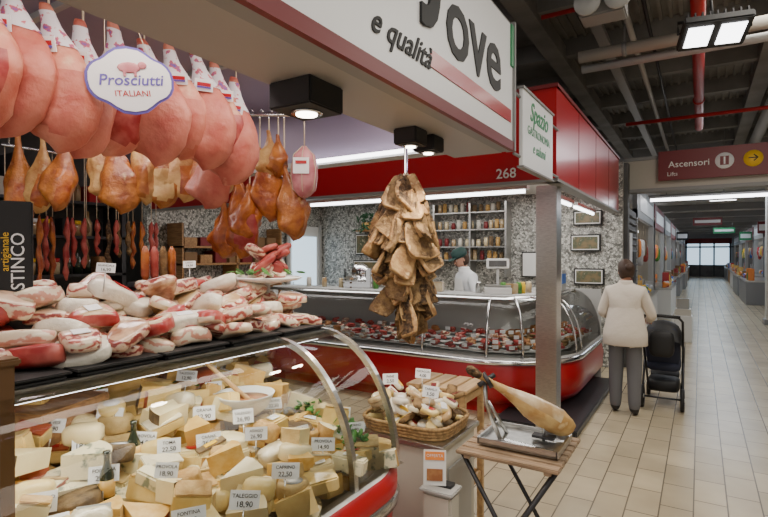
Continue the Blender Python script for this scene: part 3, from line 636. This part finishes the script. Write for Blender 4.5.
for i in range(70):
    a=U(0,6.28); r=U(0,.22); b.sell((-5.2+r*math.cos(a),7.8+.5*r*math.sin(a)-.05,2.28+U(-.2,.12)),(.12,.05,.006),dleaf,(U(-60,60),U(-60,60),U(0,360)),e=1,nu=6,nv=3)
b.lathe([(.08,0),(.11,.14),(.001,.13)],rind[0],TR((-5.2,7.85,2.1)),14); b.bx(-5.4,-5.0,7.75,8.08,2.08,2.1,woodM); b.done('potted_plant')
b=B(); b.bx(-6.49,-6.46,7.1,8.0,0,2.2,white,b=.004); b.bx(-6.46,-6.44,7.2,7.9,.9,2.0,daylight); b.bx(-6.46,-6.43,7.05,7.12,0,2.25,lgray); b.bx(-6.46,-6.43,7.98,8.05,0,2.25,lgray); b.tube([(-6.42,7.2,1.0),(-6.42,7.2,1.15)],.012,chrome); b.done('door_1')
b=B()
for z in (1.5,1.75): b.bx(-6.48,-6.15,4.6,6.6,z,z+.03,woodM)
for y in (4.6,5.6,6.57): b.bx(-6.48,-6.15,y,y+.03,.93,2.1,woodM)
for z in (1.53,1.78):
    for i in range(7): 
        h=U(.12,.2); b.box((-6.32,4.78+i*.27,z+h/2),(.26,.22,h),random.choice([brownbox,brownbox,woodM,redd]),b=.006)
b.bx(-6.48,-6.1,4.7,6.9,0,.9,steel,b=.01); b.bx(-6.48,-6.08,4.7,6.9,.9,.93,lgray)
for i in range(6): b.box((-6.3,4.9+i*.33,1.0),(.2,.2,.14),random.choice([white,redp,lgray]),b=.01)
b.done('storage_shelf_bench')
b=B(); b.bx(-8.5,-6.7,6.0,6.1,0,2.8,offw); b.done('wall_side_shop')

# ------------------------------------------------------------ cross beam and corridor signs
b=B(); b.bx(-.98,4.85,8.5,8.7,2.62,3.05,beamM); b.bx(-.98,4.85,8.48,8.72,2.58,2.63,gray); b.bx(-.98,4.85,8.48,8.72,3.05,3.1,gray); b.done('corridor_beam')
b=B(); b.bx(-.52,1.6,8.4,8.44,2.72,3.14,redd,b=.004)
MX=lambda x,z:Matrix.Translation((x,8.395,z))@Euler((rad(90),0,0)).to_matrix().to_4x4()
b.text('Ascensori',MX(-.14,2.9),.125,white,ext=.01,off=.006); b.text('Lifts',MX(-.34,2.78),.08,white,ext=.01)
b.lathe([(.11,0),(.11,.01),(.001,.011)],signw,TR((.28,8.4,2.94),(90,0,0)),24); b.bx(.23,.33,8.38,8.386,2.88,3.0,redd); b.box((.28,8.378,2.94),(.02,.004,.1),signw)
b.lathe([(.11,0),(.11,.01),(.001,.011)],yellow,TR((.6,8.4,2.94),(90,0,0)),24); b.text('→',MX(.6,2.9)@TR((0,0,.012)),.15,black,ext=.01)
for x in (-.4,1.4): b.bx(x-.015,x+.015,8.41,8.5,2.9,2.95,gray)
b.done('directional_sign')
b=B(); b.tube([(-1.0,5.2,3.55),(4.85,5.2,3.55)],.055,beamM,14); b.tube([(-1.0,5.35,3.48),(4.85,5.35,3.48)],.04,lgray,12)
for x in (-.6,.9,2.4): b.tube([(x,5.2,3.6),(x,5.2,3.78)],.008,gray); b.lathe([(.062,-.02),(.062,.02)],gray,TR((x,5.2,3.55),(0,90,0)),14)
b.done('ceiling_duct_pipe')
b=B(); b.tube([(-1.2,4.6,3.75),(4.85,4.6,3.75)],.02,redpipe,10); b.tube([(-.9,8.0,3.5),(4.85,8.0,3.5)],.025,redpipe,10); b.tube([(-.02,2.5,3.66),(-.02,9.5,3.66)],.055,redpipe,14)
for y in (3.5,5.8,7.8): b.tube([(-.02,y,3.65),(-.02,y,4.05)],.01,redpipe); b.lathe([(.066,-.03),(.066,.03)],redpipe,TR((-.02,y,3.66),(90,0,0)),14)
b.done('sprinkler_pipe')
b=B(); b.tube([(.9,2.5,3.87),(.9,13.8,3.87)],.09,lgray,14); b.done('ventilation_duct')
b=B(); b.tube([(-.6,2.5,3.9),(-.6,13.8,3.9)],.03,lgray,10); b.bx(-.9,-.8,2.5,13.8,3.82,3.88,gray); b.tube([(-.45,2.5,3.98),(-.45,13.8,3.98)],.018,dark,8); b.done('cable_tray')
b=B(); M=TR((-.6,4.0,3.42)); b.box((0,0,0),(.3,.2,.12),gray,M=M,b=.01); b.tube([(0,0,.05),(0,0,.4)],.012,gray,8,M=M)
b.lathe([(.05,0),(.09,.08),(.09,.1),(.001,.09)],lgray,M@TR((-.08,-.1,0),(90,0,0)),14); b.lathe([(.05,0),(.09,.08),(.09,.1),(.001,.09)],lgray,M@TR((.12,-.1,0),(90,0,0)),14); b.done('loudspeaker')
def flood(x,y,z):
    b=B(); M=TR((x,y,z),(-18,0,12)); b.box((0,0,.03),(.42,.3,.06),black,M=M,b=.01)
    for i in range(9): b.box((-.18+i*.045,0,.075),(.01,.26,.05),black,M=M)
    for sx in (-.1,.1): b.box((sx,0,-.003),(.15,.2,.008),tubeW,M=M)
    b.tube([(-.22,0,.04),(-.22,0,.14),(.22,0,.14),(.22,0,.04)],.012,black,6,M=M); b.tube([(0,0,.14),(0,0,.5)],.01,black,6,M=M)
    b.done('led_floodlight')
flood(.08,4.3,3.2); flood(.4,10.5,3.0)
b=B(); b.bx(-.9,1.2,12.2,12.26,2.78,2.84,tubeW); b.bx(-.92,1.22,12.18,12.28,2.84,2.88,gray)
for x in (-.6,.4): b.tube([(x,12.23,2.88),(x,12.23,4.2)],.008,gray)
b.done('linear_lamp')
for i,y in enumerate((16.8,24,31)):
    b=B(); b.bx(.2,.9,y,y+.8,3.22,3.3,lgray); b.bx(.24,.86,y+.04,y+.76,3.2,3.22,tubeW); b.done('ceiling_lamp')

# ------------------------------------------------------------ corridor stalls further on
def shop(y0,y1,side,fc,seed,prot=.0,X=None,blade=None):
    rnd=random.Random(seed); b=B(); sx=-1 if side<0 else 1; X=X if X is not None else (-.98 if side<0 else 2.1)
    def bx(a,c,y,yy,z,zz,m,bb=0):
        xs=sorted((X+sx*a,X+sx*c)); b.bx(xs[0],xs[1],y,yy,z,zz,m,bb)
    bx(0,.12,y0,y0+.12,0,2.5,lgray); bx(0,.12,y1-.12,y1,0,2.5,lgray); bx(0,.08,y0,y1,2.35,2.95,fc); bx(.0,2.5,y0,y0+.06,0,2.6,rnd.choice([offw,gray,lgray])); bx(2.4,2.5,y0,y1,0,2.6,offw)
    bx(-.01,.02,y0+.5,y1-.5,2.5,2.8,signw)
    bx(-prot,.8,y0+.3,y1-.3,0,.75,rnd.choice([white,redd,gray,woodM]),.01); bx(-prot-.02,.84,y0+.28,y1-.28,.75,.8,steel,.005)
    if blade: bx(-.5,-.02,y0+.3,y0+.36,2.35,2.75,blade,.01); bx(-.46,-.06,y0+.29,y0+.3,2.45,2.65,signw)
    bx(.3,.36,y0+.5,y1-.5,2.2,2.24,tubeW)
    for yy in (y0+.6,y1-.6): bx(.32,.34,yy,yy+.01,2.24,2.4,gray)
    cols=[redp,yellow,orange,leaf,white,blueM,brownbox,ch[0],hamface,lgray]
    y=y0+.4
    while y<y1-.4:
        for a in (-prot+.1,.2,.45):
            h=rnd.uniform(.1,.4); xx=X+sx*(a+.05); m=rnd.choice(cols)
            if rnd.random()<.5: b.box((xx,y,.8+h/2),(.16,.2,h),m,(0,0,rnd.uniform(-10,10)),b=.01)
            else:
                for k in range(5): b.sell((xx+rnd.uniform(-.06,.06),y+rnd.uniform(-.08,.08),.84+rnd.uniform(0,.1)),(.1,.1,.09),m,e=1,nu=8,nv=5)
        y+=.26
    for z in (1.2,1.6,2.0):
        bx(2.1,2.4,y0+.2,y1-.2,z,z+.03,woodM)
        y=y0+.3
        while y<y1-.3:
            h=rnd.uniform(.12,.28); b.box((X+sx*2.25,y,z+.03+h/2),(.2,.15,h),rnd.choice(cols),b=.01); y+=.2
    for k in range(8):
        yy=y0+.5+k*(y1-y0-1)/7; m=rnd.choice(cols); zt=rnd.uniform(1.6,1.85); b.tube([(X+sx*.15,yy,2.36),(X+sx*.15,yy,zt+.15)],.004,rope,4); b.sell((X+sx*.15,yy,zt),(.14,.2,.4),m,e=.6,nu=10,nv=6)
    for y in (y0+1,y1-1):
        b.tube([(X+sx*.5,y,2.4),(X+sx*.5,y,2.0)],.005,black,5); b.lathe([(.03,.12),(.12,0),(.11,0),(.02,.1)],fc,TR((X+sx*.5,y,1.9)),14); b.sell((X+sx*.5,y,1.92),(.07,.07,.07),bulb,e=1)
    b.done('market_stall')
b=B(); b.bx(-1.0,-.9,8.25,8.45,0,3.0,dgray); b.bx(-1.02,-.98,8.8,10.2,0,2.4,dgray)
for i in range(20): b.tube([(-.97,8.8,.1+i*.115),(-.97,10.2,.1+i*.115)],.02,dgray,6)
b.bx(-.96,-.94,8.95,9.25,1.5,2.0,signw); b.bx(-.96,-.94,9.4,9.8,1.2,1.7,black); b.bx(-.96,-.94,9.0,9.3,1.0,1.35,redd); b.done('roller_shutter')
shop(10.4,14.4,-1,gray,1,.1); shop(14.7,18.7,-1,redd,2,.35); shop(19,23,-1,gray,3,.2); shop(23.3,27.5,-1,redp,4,.3); shop(28,33,-1,lgray,5,.4,blade=black); shop(33.5,40,-1,gray,6,.3); shop(40.4,45.4,-1,redd,16,.3)
shop(16,20,1,gray,7,.1); shop(20.4,24.4,1,redd,8,.8,blade=redd); shop(24.8,29,1,lgray,9,.8); shop(29.4,34,1,redd,10,.7,blade=green); shop(34.4,39,1,gray,11,.6); shop(39.4,45,1,gray,12,.6)
b=B(); b.bx(-.42,-.12,11.2,11.55,0,.5,white,b=.01); b.bx(-.4,-.14,11.22,11.53,.5,.62,offw); b.box((-.27,11.3,.7),(.2,.02,.25),lgray,(15,0,0)); b.done('flyer_bin')
b=B(); b.bx(1.34,1.7,15.0,15.4,0,3.3,offw,b=.02); b.bx(1.3,1.74,14.96,15.44,0,.12,gray,b=.01); b.done('column')
for (x,y,c) in ((.2,19.4,redd),(.9,27,green)):
    b=B(); b.bx(x-.4,x+.4,y,y+.05,2.6,2.85,c); b.bx(x-.35,x+.35,y-.01,y,2.68,2.77,signw); b.tube([(x-.3,y+.02,2.85),(x-.3,y+.02,3.3)],.006,gray); b.tube([(x+.3,y+.02,2.85),(x+.3,y+.02,3.3)],.006,gray); b.done('hanging_corridor_sign')

# ------------------------------------------------------------ people
def hand(b,M,w,dirv,side,m=skinM):
    d=Vector(dirv).normalized(); up=Vector((0,0,1)) if abs(d.z)<.8 else Vector((0,1,0)); lat=d.cross(up).normalized(); dn=lat.cross(d).normalized()*-1
    vs=[w,w+d*.045,w+d*.075]; es=[(0,1),(1,2)]; rs=[(.024,.02),(.03,.017),(.03,.014)]
    for k,(o,L) in enumerate(((-.03,.062),(-.01,.075),(.01,.07),(.03,.055))):
        i=len(vs); base=w+d*.085+lat*o
        vs+=[base,base+d*L*.45+dn*.012,base+d*L*.75+dn*.03,base+d*L*.85+dn*.05]; es+=[(2,i),(i,i+1),(i+1,i+2),(i+2,i+3)]; rs+=[.0095,.009,.008,.007]
    i=len(vs); t=lat*(.045*side); vs+=[w+d*.03+t*.7,w+d*.055+t*1.2+dn*.01,w+d*.085+t*1.3+dn*.025]; es+=[(1,i),(i,i+1),(i+1,i+2)]; rs+=[.012,.0105,.009]
    v,f=skin(vs,es,rs,1); b.add(v,f,m,M,True)
def person(name,loc,rz,H,top,bot,armL,armR,lean=0,hem=.8,puff=1,hair=hairM,cap=None,bun=False,headrot=(0,0,0),apron=None,step=.0,hemr=.19):
    b=B(); s=H/1.7; M=TR(loc,(0,0,rz),s)
    def P(x,y,z): return Vector((x,y+(z-.92)*lean if z>.92 else y,z))
    vs=[P(0,0,.92),P(0,0,1.06),P(0,.0,1.22),P(0,-.01,1.36),P(0,0,1.46),P(0,.015,1.54)]; es=[(0,1),(1,2),(2,3),(3,4),(4,5)]
    rs=[(.15*puff,.12*puff),(.15*puff,.12*puff),(.165*puff,.125*puff),(.12*puff,.1*puff),(.058,.056),(.055,.06)]
    for sx,st in ((-1,step),(1,-step)):
        i=len(vs); vs+=[Vector((sx*.085,0,.86)),Vector((sx*.095,.02+st*.5,.5)),Vector((sx*.1,-.01+st,.1)),Vector((sx*.1,.0+st,.045)),Vector((sx*.115,.14+st,.035))]
        es+=[(0,i),(i,i+1),(i+1,i+2),(i+2,i+3),(i+3,i+4)]; rs+=[(.105,.1),(.085,.085),(.068,.068),(.045,.045),(.045,.032)]
    wr=[]
    for sx,(el,w) in ((-1,armL),(1,armR)):
        i=len(vs); sh=P(sx*.165,-.01,1.37); el=Vector(el); w=Vector(w); vs+=[sh,(sh+el)/2,el,w]; es+=[(3,i),(i,i+1),(i+1,i+2),(i+2,i+3)]
        rs+=[.07*puff,.058*puff,.05*puff,.034*puff]; wr.append((el,w,sx))
    v,f=skin(vs,es,rs,2)
    def seg(p,a,c):
        t=max(0,min(1,(p-a).dot(c-a)/(c-a).length_squared)); return (p-(a+(c-a)*t)).length
    def mf(c):
        if c.z<.085: return shoeM
        if c.z>1.48 and abs(c.x)<.1: return skinM
        for el,w,sx in wr:
            if seg(c,el,w)<.09: return top
        return bot if c.z<hem else top
    b.add(v,f,mf,M,True)
    n=24; rings=[]
    for z,r in ((1.2,.15),(1.05,hemr*.88),(.92,hemr),(hem+.01,hemr*1.02),(hem,hemr*.98),(hem+.01,hemr*.9)):
        rings.append([P(math.cos(2*math.pi*k/n)*r*puff*(1+.02*math.sin(5*k)),math.sin(2*math.pi*k/n)*r*.8*puff,z) for k in range(n)])
    b.loft(rings,top,M,cap=False)
    cr=[[P(math.cos(2*math.pi*k/16)*r,math.sin(2*math.pi*k/16)*r*.95,z) for k in range(16)] for z,r in ((1.42,.085),(1.48,.075),(1.5,.07),(1.48,.064))]
    b.loft(cr,top,M,cap=False)
    for el,w,sx in wr: 
        d=(w-el).normalized(); b.tube([w-d*.03,w+d*.015],[.042*puff,.04*puff],top,12,M=M); hand(b,M,w,d,-sx)
    hp=P(0,.02,1.60); Mh=M@Matrix.Translation(hp)@Euler([rad(a) for a in headrot]).to_matrix().to_4x4()
    vsh=[];fsh=[];nu,nv=20,16
    for j in range(nv+1):
        ph=-math.pi/2+math.pi*j/nv
        for i in range(nu):
            th=2*math.pi*i/nu; x=math.cos(ph)*math.cos(th); y=math.cos(ph)*math.sin(th); z=math.sin(ph)
            w=.078*(1-.22*max(0,-z)); dd=.096*(1-.12*max(0,-z)); yy=y*dd+(.012 if z<-.3 and y>0 else 0); vsh.append(Vector((x*w,yy,z*.118)))
    for j in range(nv):
        for i in range(nu): fsh.append((j*nu+i,j*nu+(i+1)%nu,(j+1)*nu+(i+1)%nu,(j+1)*nu+i))
    b.add(vsh,fsh,skinM,Mh,True)
    b.tube([(0,.09,.015),(0,.108,-.02),(0,.1,-.028)],[.008,.013,.008],skinM,8,M=Mh)
    for sx in (-1,1):
        b.sell((sx*.03,.086,.008),(.026,.012,.014),white,M=Mh,e=1); b.sell((sx*.03,.091,.008),(.012,.006,.012),eyeM,M=Mh,e=1); b.box((sx*.03,.092,.028),(.034,.006,.006),hair,M=Mh,b=.002)
        b.sell((sx*.078,0,-.005),(.018,.035,.06),skinM,M=Mh,e=1)
    b.sell((0,.093,-.055),(.046,.014,.014),lipM,M=Mh,e=1)
    vv=[]
    for vtx in vsh:
        k=1.16 if (vtx.y<.02 or vtx.z>.06) else .93
        if vtx.z<-.09: k=.9
        vv.append(Vector((vtx.x*k,vtx.y*k-.006,vtx.z*k+.006)))
    b.add(vv,fsh,hair,Mh,True)
    if bun: b.sell((0,-.11,.02),(.1,.07,.09),hair,M=Mh,e=1)
    if cap:
        b.lathe([(.092,.03),(.096,.07),(.09,.12),(.055,.145),(.001,.15)],cap,Mh@TR((0,0,0),s=(1,1.15,1)),18); b.sell((0,.11,.045),(.14,.12,.015),cap,(-12,0,0),M=Mh,e=.8)
    if apron: 
        ar=[[P(x,y,z) for x,y in ((-w,yo),(-w*.5,yo+.03),(w*.5,yo+.03),(w,yo))] for z,w,yo in ((1.35,.09,.11),(1.1,.16,.13),(.75,.18,.15))]
        b.loft(ar,apron,M,closed=False,cap=False)
    return b.done(name)
person('woman_shopper',(-.66,5.84,0),2,1.57,coatW,trous,((-.25,.04,1.12),(-.17,.24,1.06)),((.27,.06,1.1),(.24,.22,1.06)),lean=.1,hem=.78,puff=1.14,bun=True,headrot=(-16,0,25),step=.04,hemr=.2)
person('butcher',(-2.54,6.3,0),140,1.7,coatB,navy,((-.26,.08,1.14),(-.12,.34,1.12)),((.26,.08,1.14),(.12,.36,1.1)),lean=.2,hem=.7,cap=capM,headrot=(-24,0,0),apron=white)
b=B(); M=TR((-.34,6.44,0),(0,0,0))
def wheel(x,y,r):
    b.lathe([(r*.75,-.015),(r*.96,-.018),(r,0),(r*.96,.018),(r*.75,.015),(r*.75,-.015)],black,M@TR((x,y,r),(0,90,0)),22); b.lathe([(.02,-.02),(.02,.02)],lgray,M@TR((x,y,r),(0,90,0)),10)
    for k in range(6): b.tube([(x,y,r),(x,y+math.cos(k*1.047)*r*.8,r+math.sin(k*1.047)*r*.8)],.005,lgray,5,M=M)
for sx in (-.19,.19):
    wheel(sx,-.22,.12); wheel(sx*.9,.35,.09)
    b.tube([(sx,-.22,.12),(sx,.1,.5),(sx,.3,.6)],.012,dark,8,M=M); b.tube([(sx*.9,.35,.09),(sx,-.05,.62),(sx,-.28,.95),(sx*.8,-.33,1.0)],.012,dark,8,M=M)
b.tube([(-.17,-.33,1.0),(0,-.34,1.01),(.17,-.33,1.0)],.017,black,8,M=M); b.tube([(-.19,-.22,.12),(.19,-.22,.12)],.01,dark,8,M=M)
b.sell((0,.08,.45),(.34,.4,.1),navy,(8,0,0),M=M,e=.4); b.sell((0,-.1,.66),(.34,.1,.46),navy,(18,0,0),M=M,e=.4); b.sell((0,.05,.22),(.32,.36,.14),black,M=M,e=.4); b.sell((0,.3,.28),(.3,.14,.05),black,(20,0,0),M=M,e=.4)
can=[]
for j in range(7):
    a=rad(15+j*22); can.append([M@Vector((.18*math.cos(rad(180*i/10)),-.08-.24*math.cos(a)*.9+.02,.62+.02+.26*math.sin(a)*max(0,math.sin(rad(180*i/10)))**.5+.04)) for i in range(11)])
b.loft(can,black,closed=False,cap=False)
b.sell((0,-.36,.72),(.24,.12,.28),black,M=M,e=.5)
b.done('stroller')

# ------------------------------------------------------------ lights
def area(name,loc,sx,sy,e,c=(1,1,1),rot=(0,0,0)):
    l=bpy.data.lights.new(name,'AREA'); l.shape='RECTANGLE'; l.size=sx; l.size_y=sy; l.energy=e; l.color=c
    o=bpy.data.objects.new(name,l); o.location=loc; o.rotation_euler=[rad(a) for a in rot]; col.objects.link(o)
area('stall_lamp',(-1.72,1.2,2.74),.25,2.8,28,(1,.86,.74)); area('stall_lamp',(-3.2,1.5,2.74),.3,2.4,26,(1,.86,.85))
area('case_fill',(-1.53,.9,1.258),.05,1.9,4.5,(1,.88,.68))  # added fill light, brightens the dim cheese deck under the shelf
area('butcher_lamp',(-3.4,5.2,2.5),4.5,.3,42,(1,.97,.92)); area('butcher_lamp',(-3.4,7.2,2.55),4.5,.3,34,(1,.97,.92)); area('butcher_lamp',(-1.5,6.3,2.5),.2,2.6,17,(1,.97,.92))
area('hall_lamp',(.8,1.0,3.7),1.2,3,75,(1,.94,.84)); area('hall_lamp',(.8,5.0,3.7),1.2,3,85,(1,.94,.84)); area('hall_lamp',(.8,10.5,3.7),1.2,3,65,(.96,.96,1))
for y in (16,22,28,36): area('hall_lamp',(.6,y,3.08),1.6,3,58,(.74,.87,1))
area('hall_lamp',(-3,3.7,3.7),3,.4,14,(1,.93,.84))
w=bpy.data.worlds.new('w'); bpy.context.scene.world=w; w.use_nodes=True
w.node_tree.nodes['Background'].inputs[0].default_value=(1,.97,.93,1); w.node_tree.nodes['Background'].inputs[1].default_value=.8

cam=bpy.data.cameras.new('camera'); cam.lens=24; cam.sensor_width=36; cam.clip_start=.05; cam.clip_end=200
co=bpy.data.objects.new('camera',cam); co.location=(0,0,1.65); co.rotation_euler=(rad(89.6),0,rad(31.68)); col.objects.link(co); bpy.context.scene.camera=co
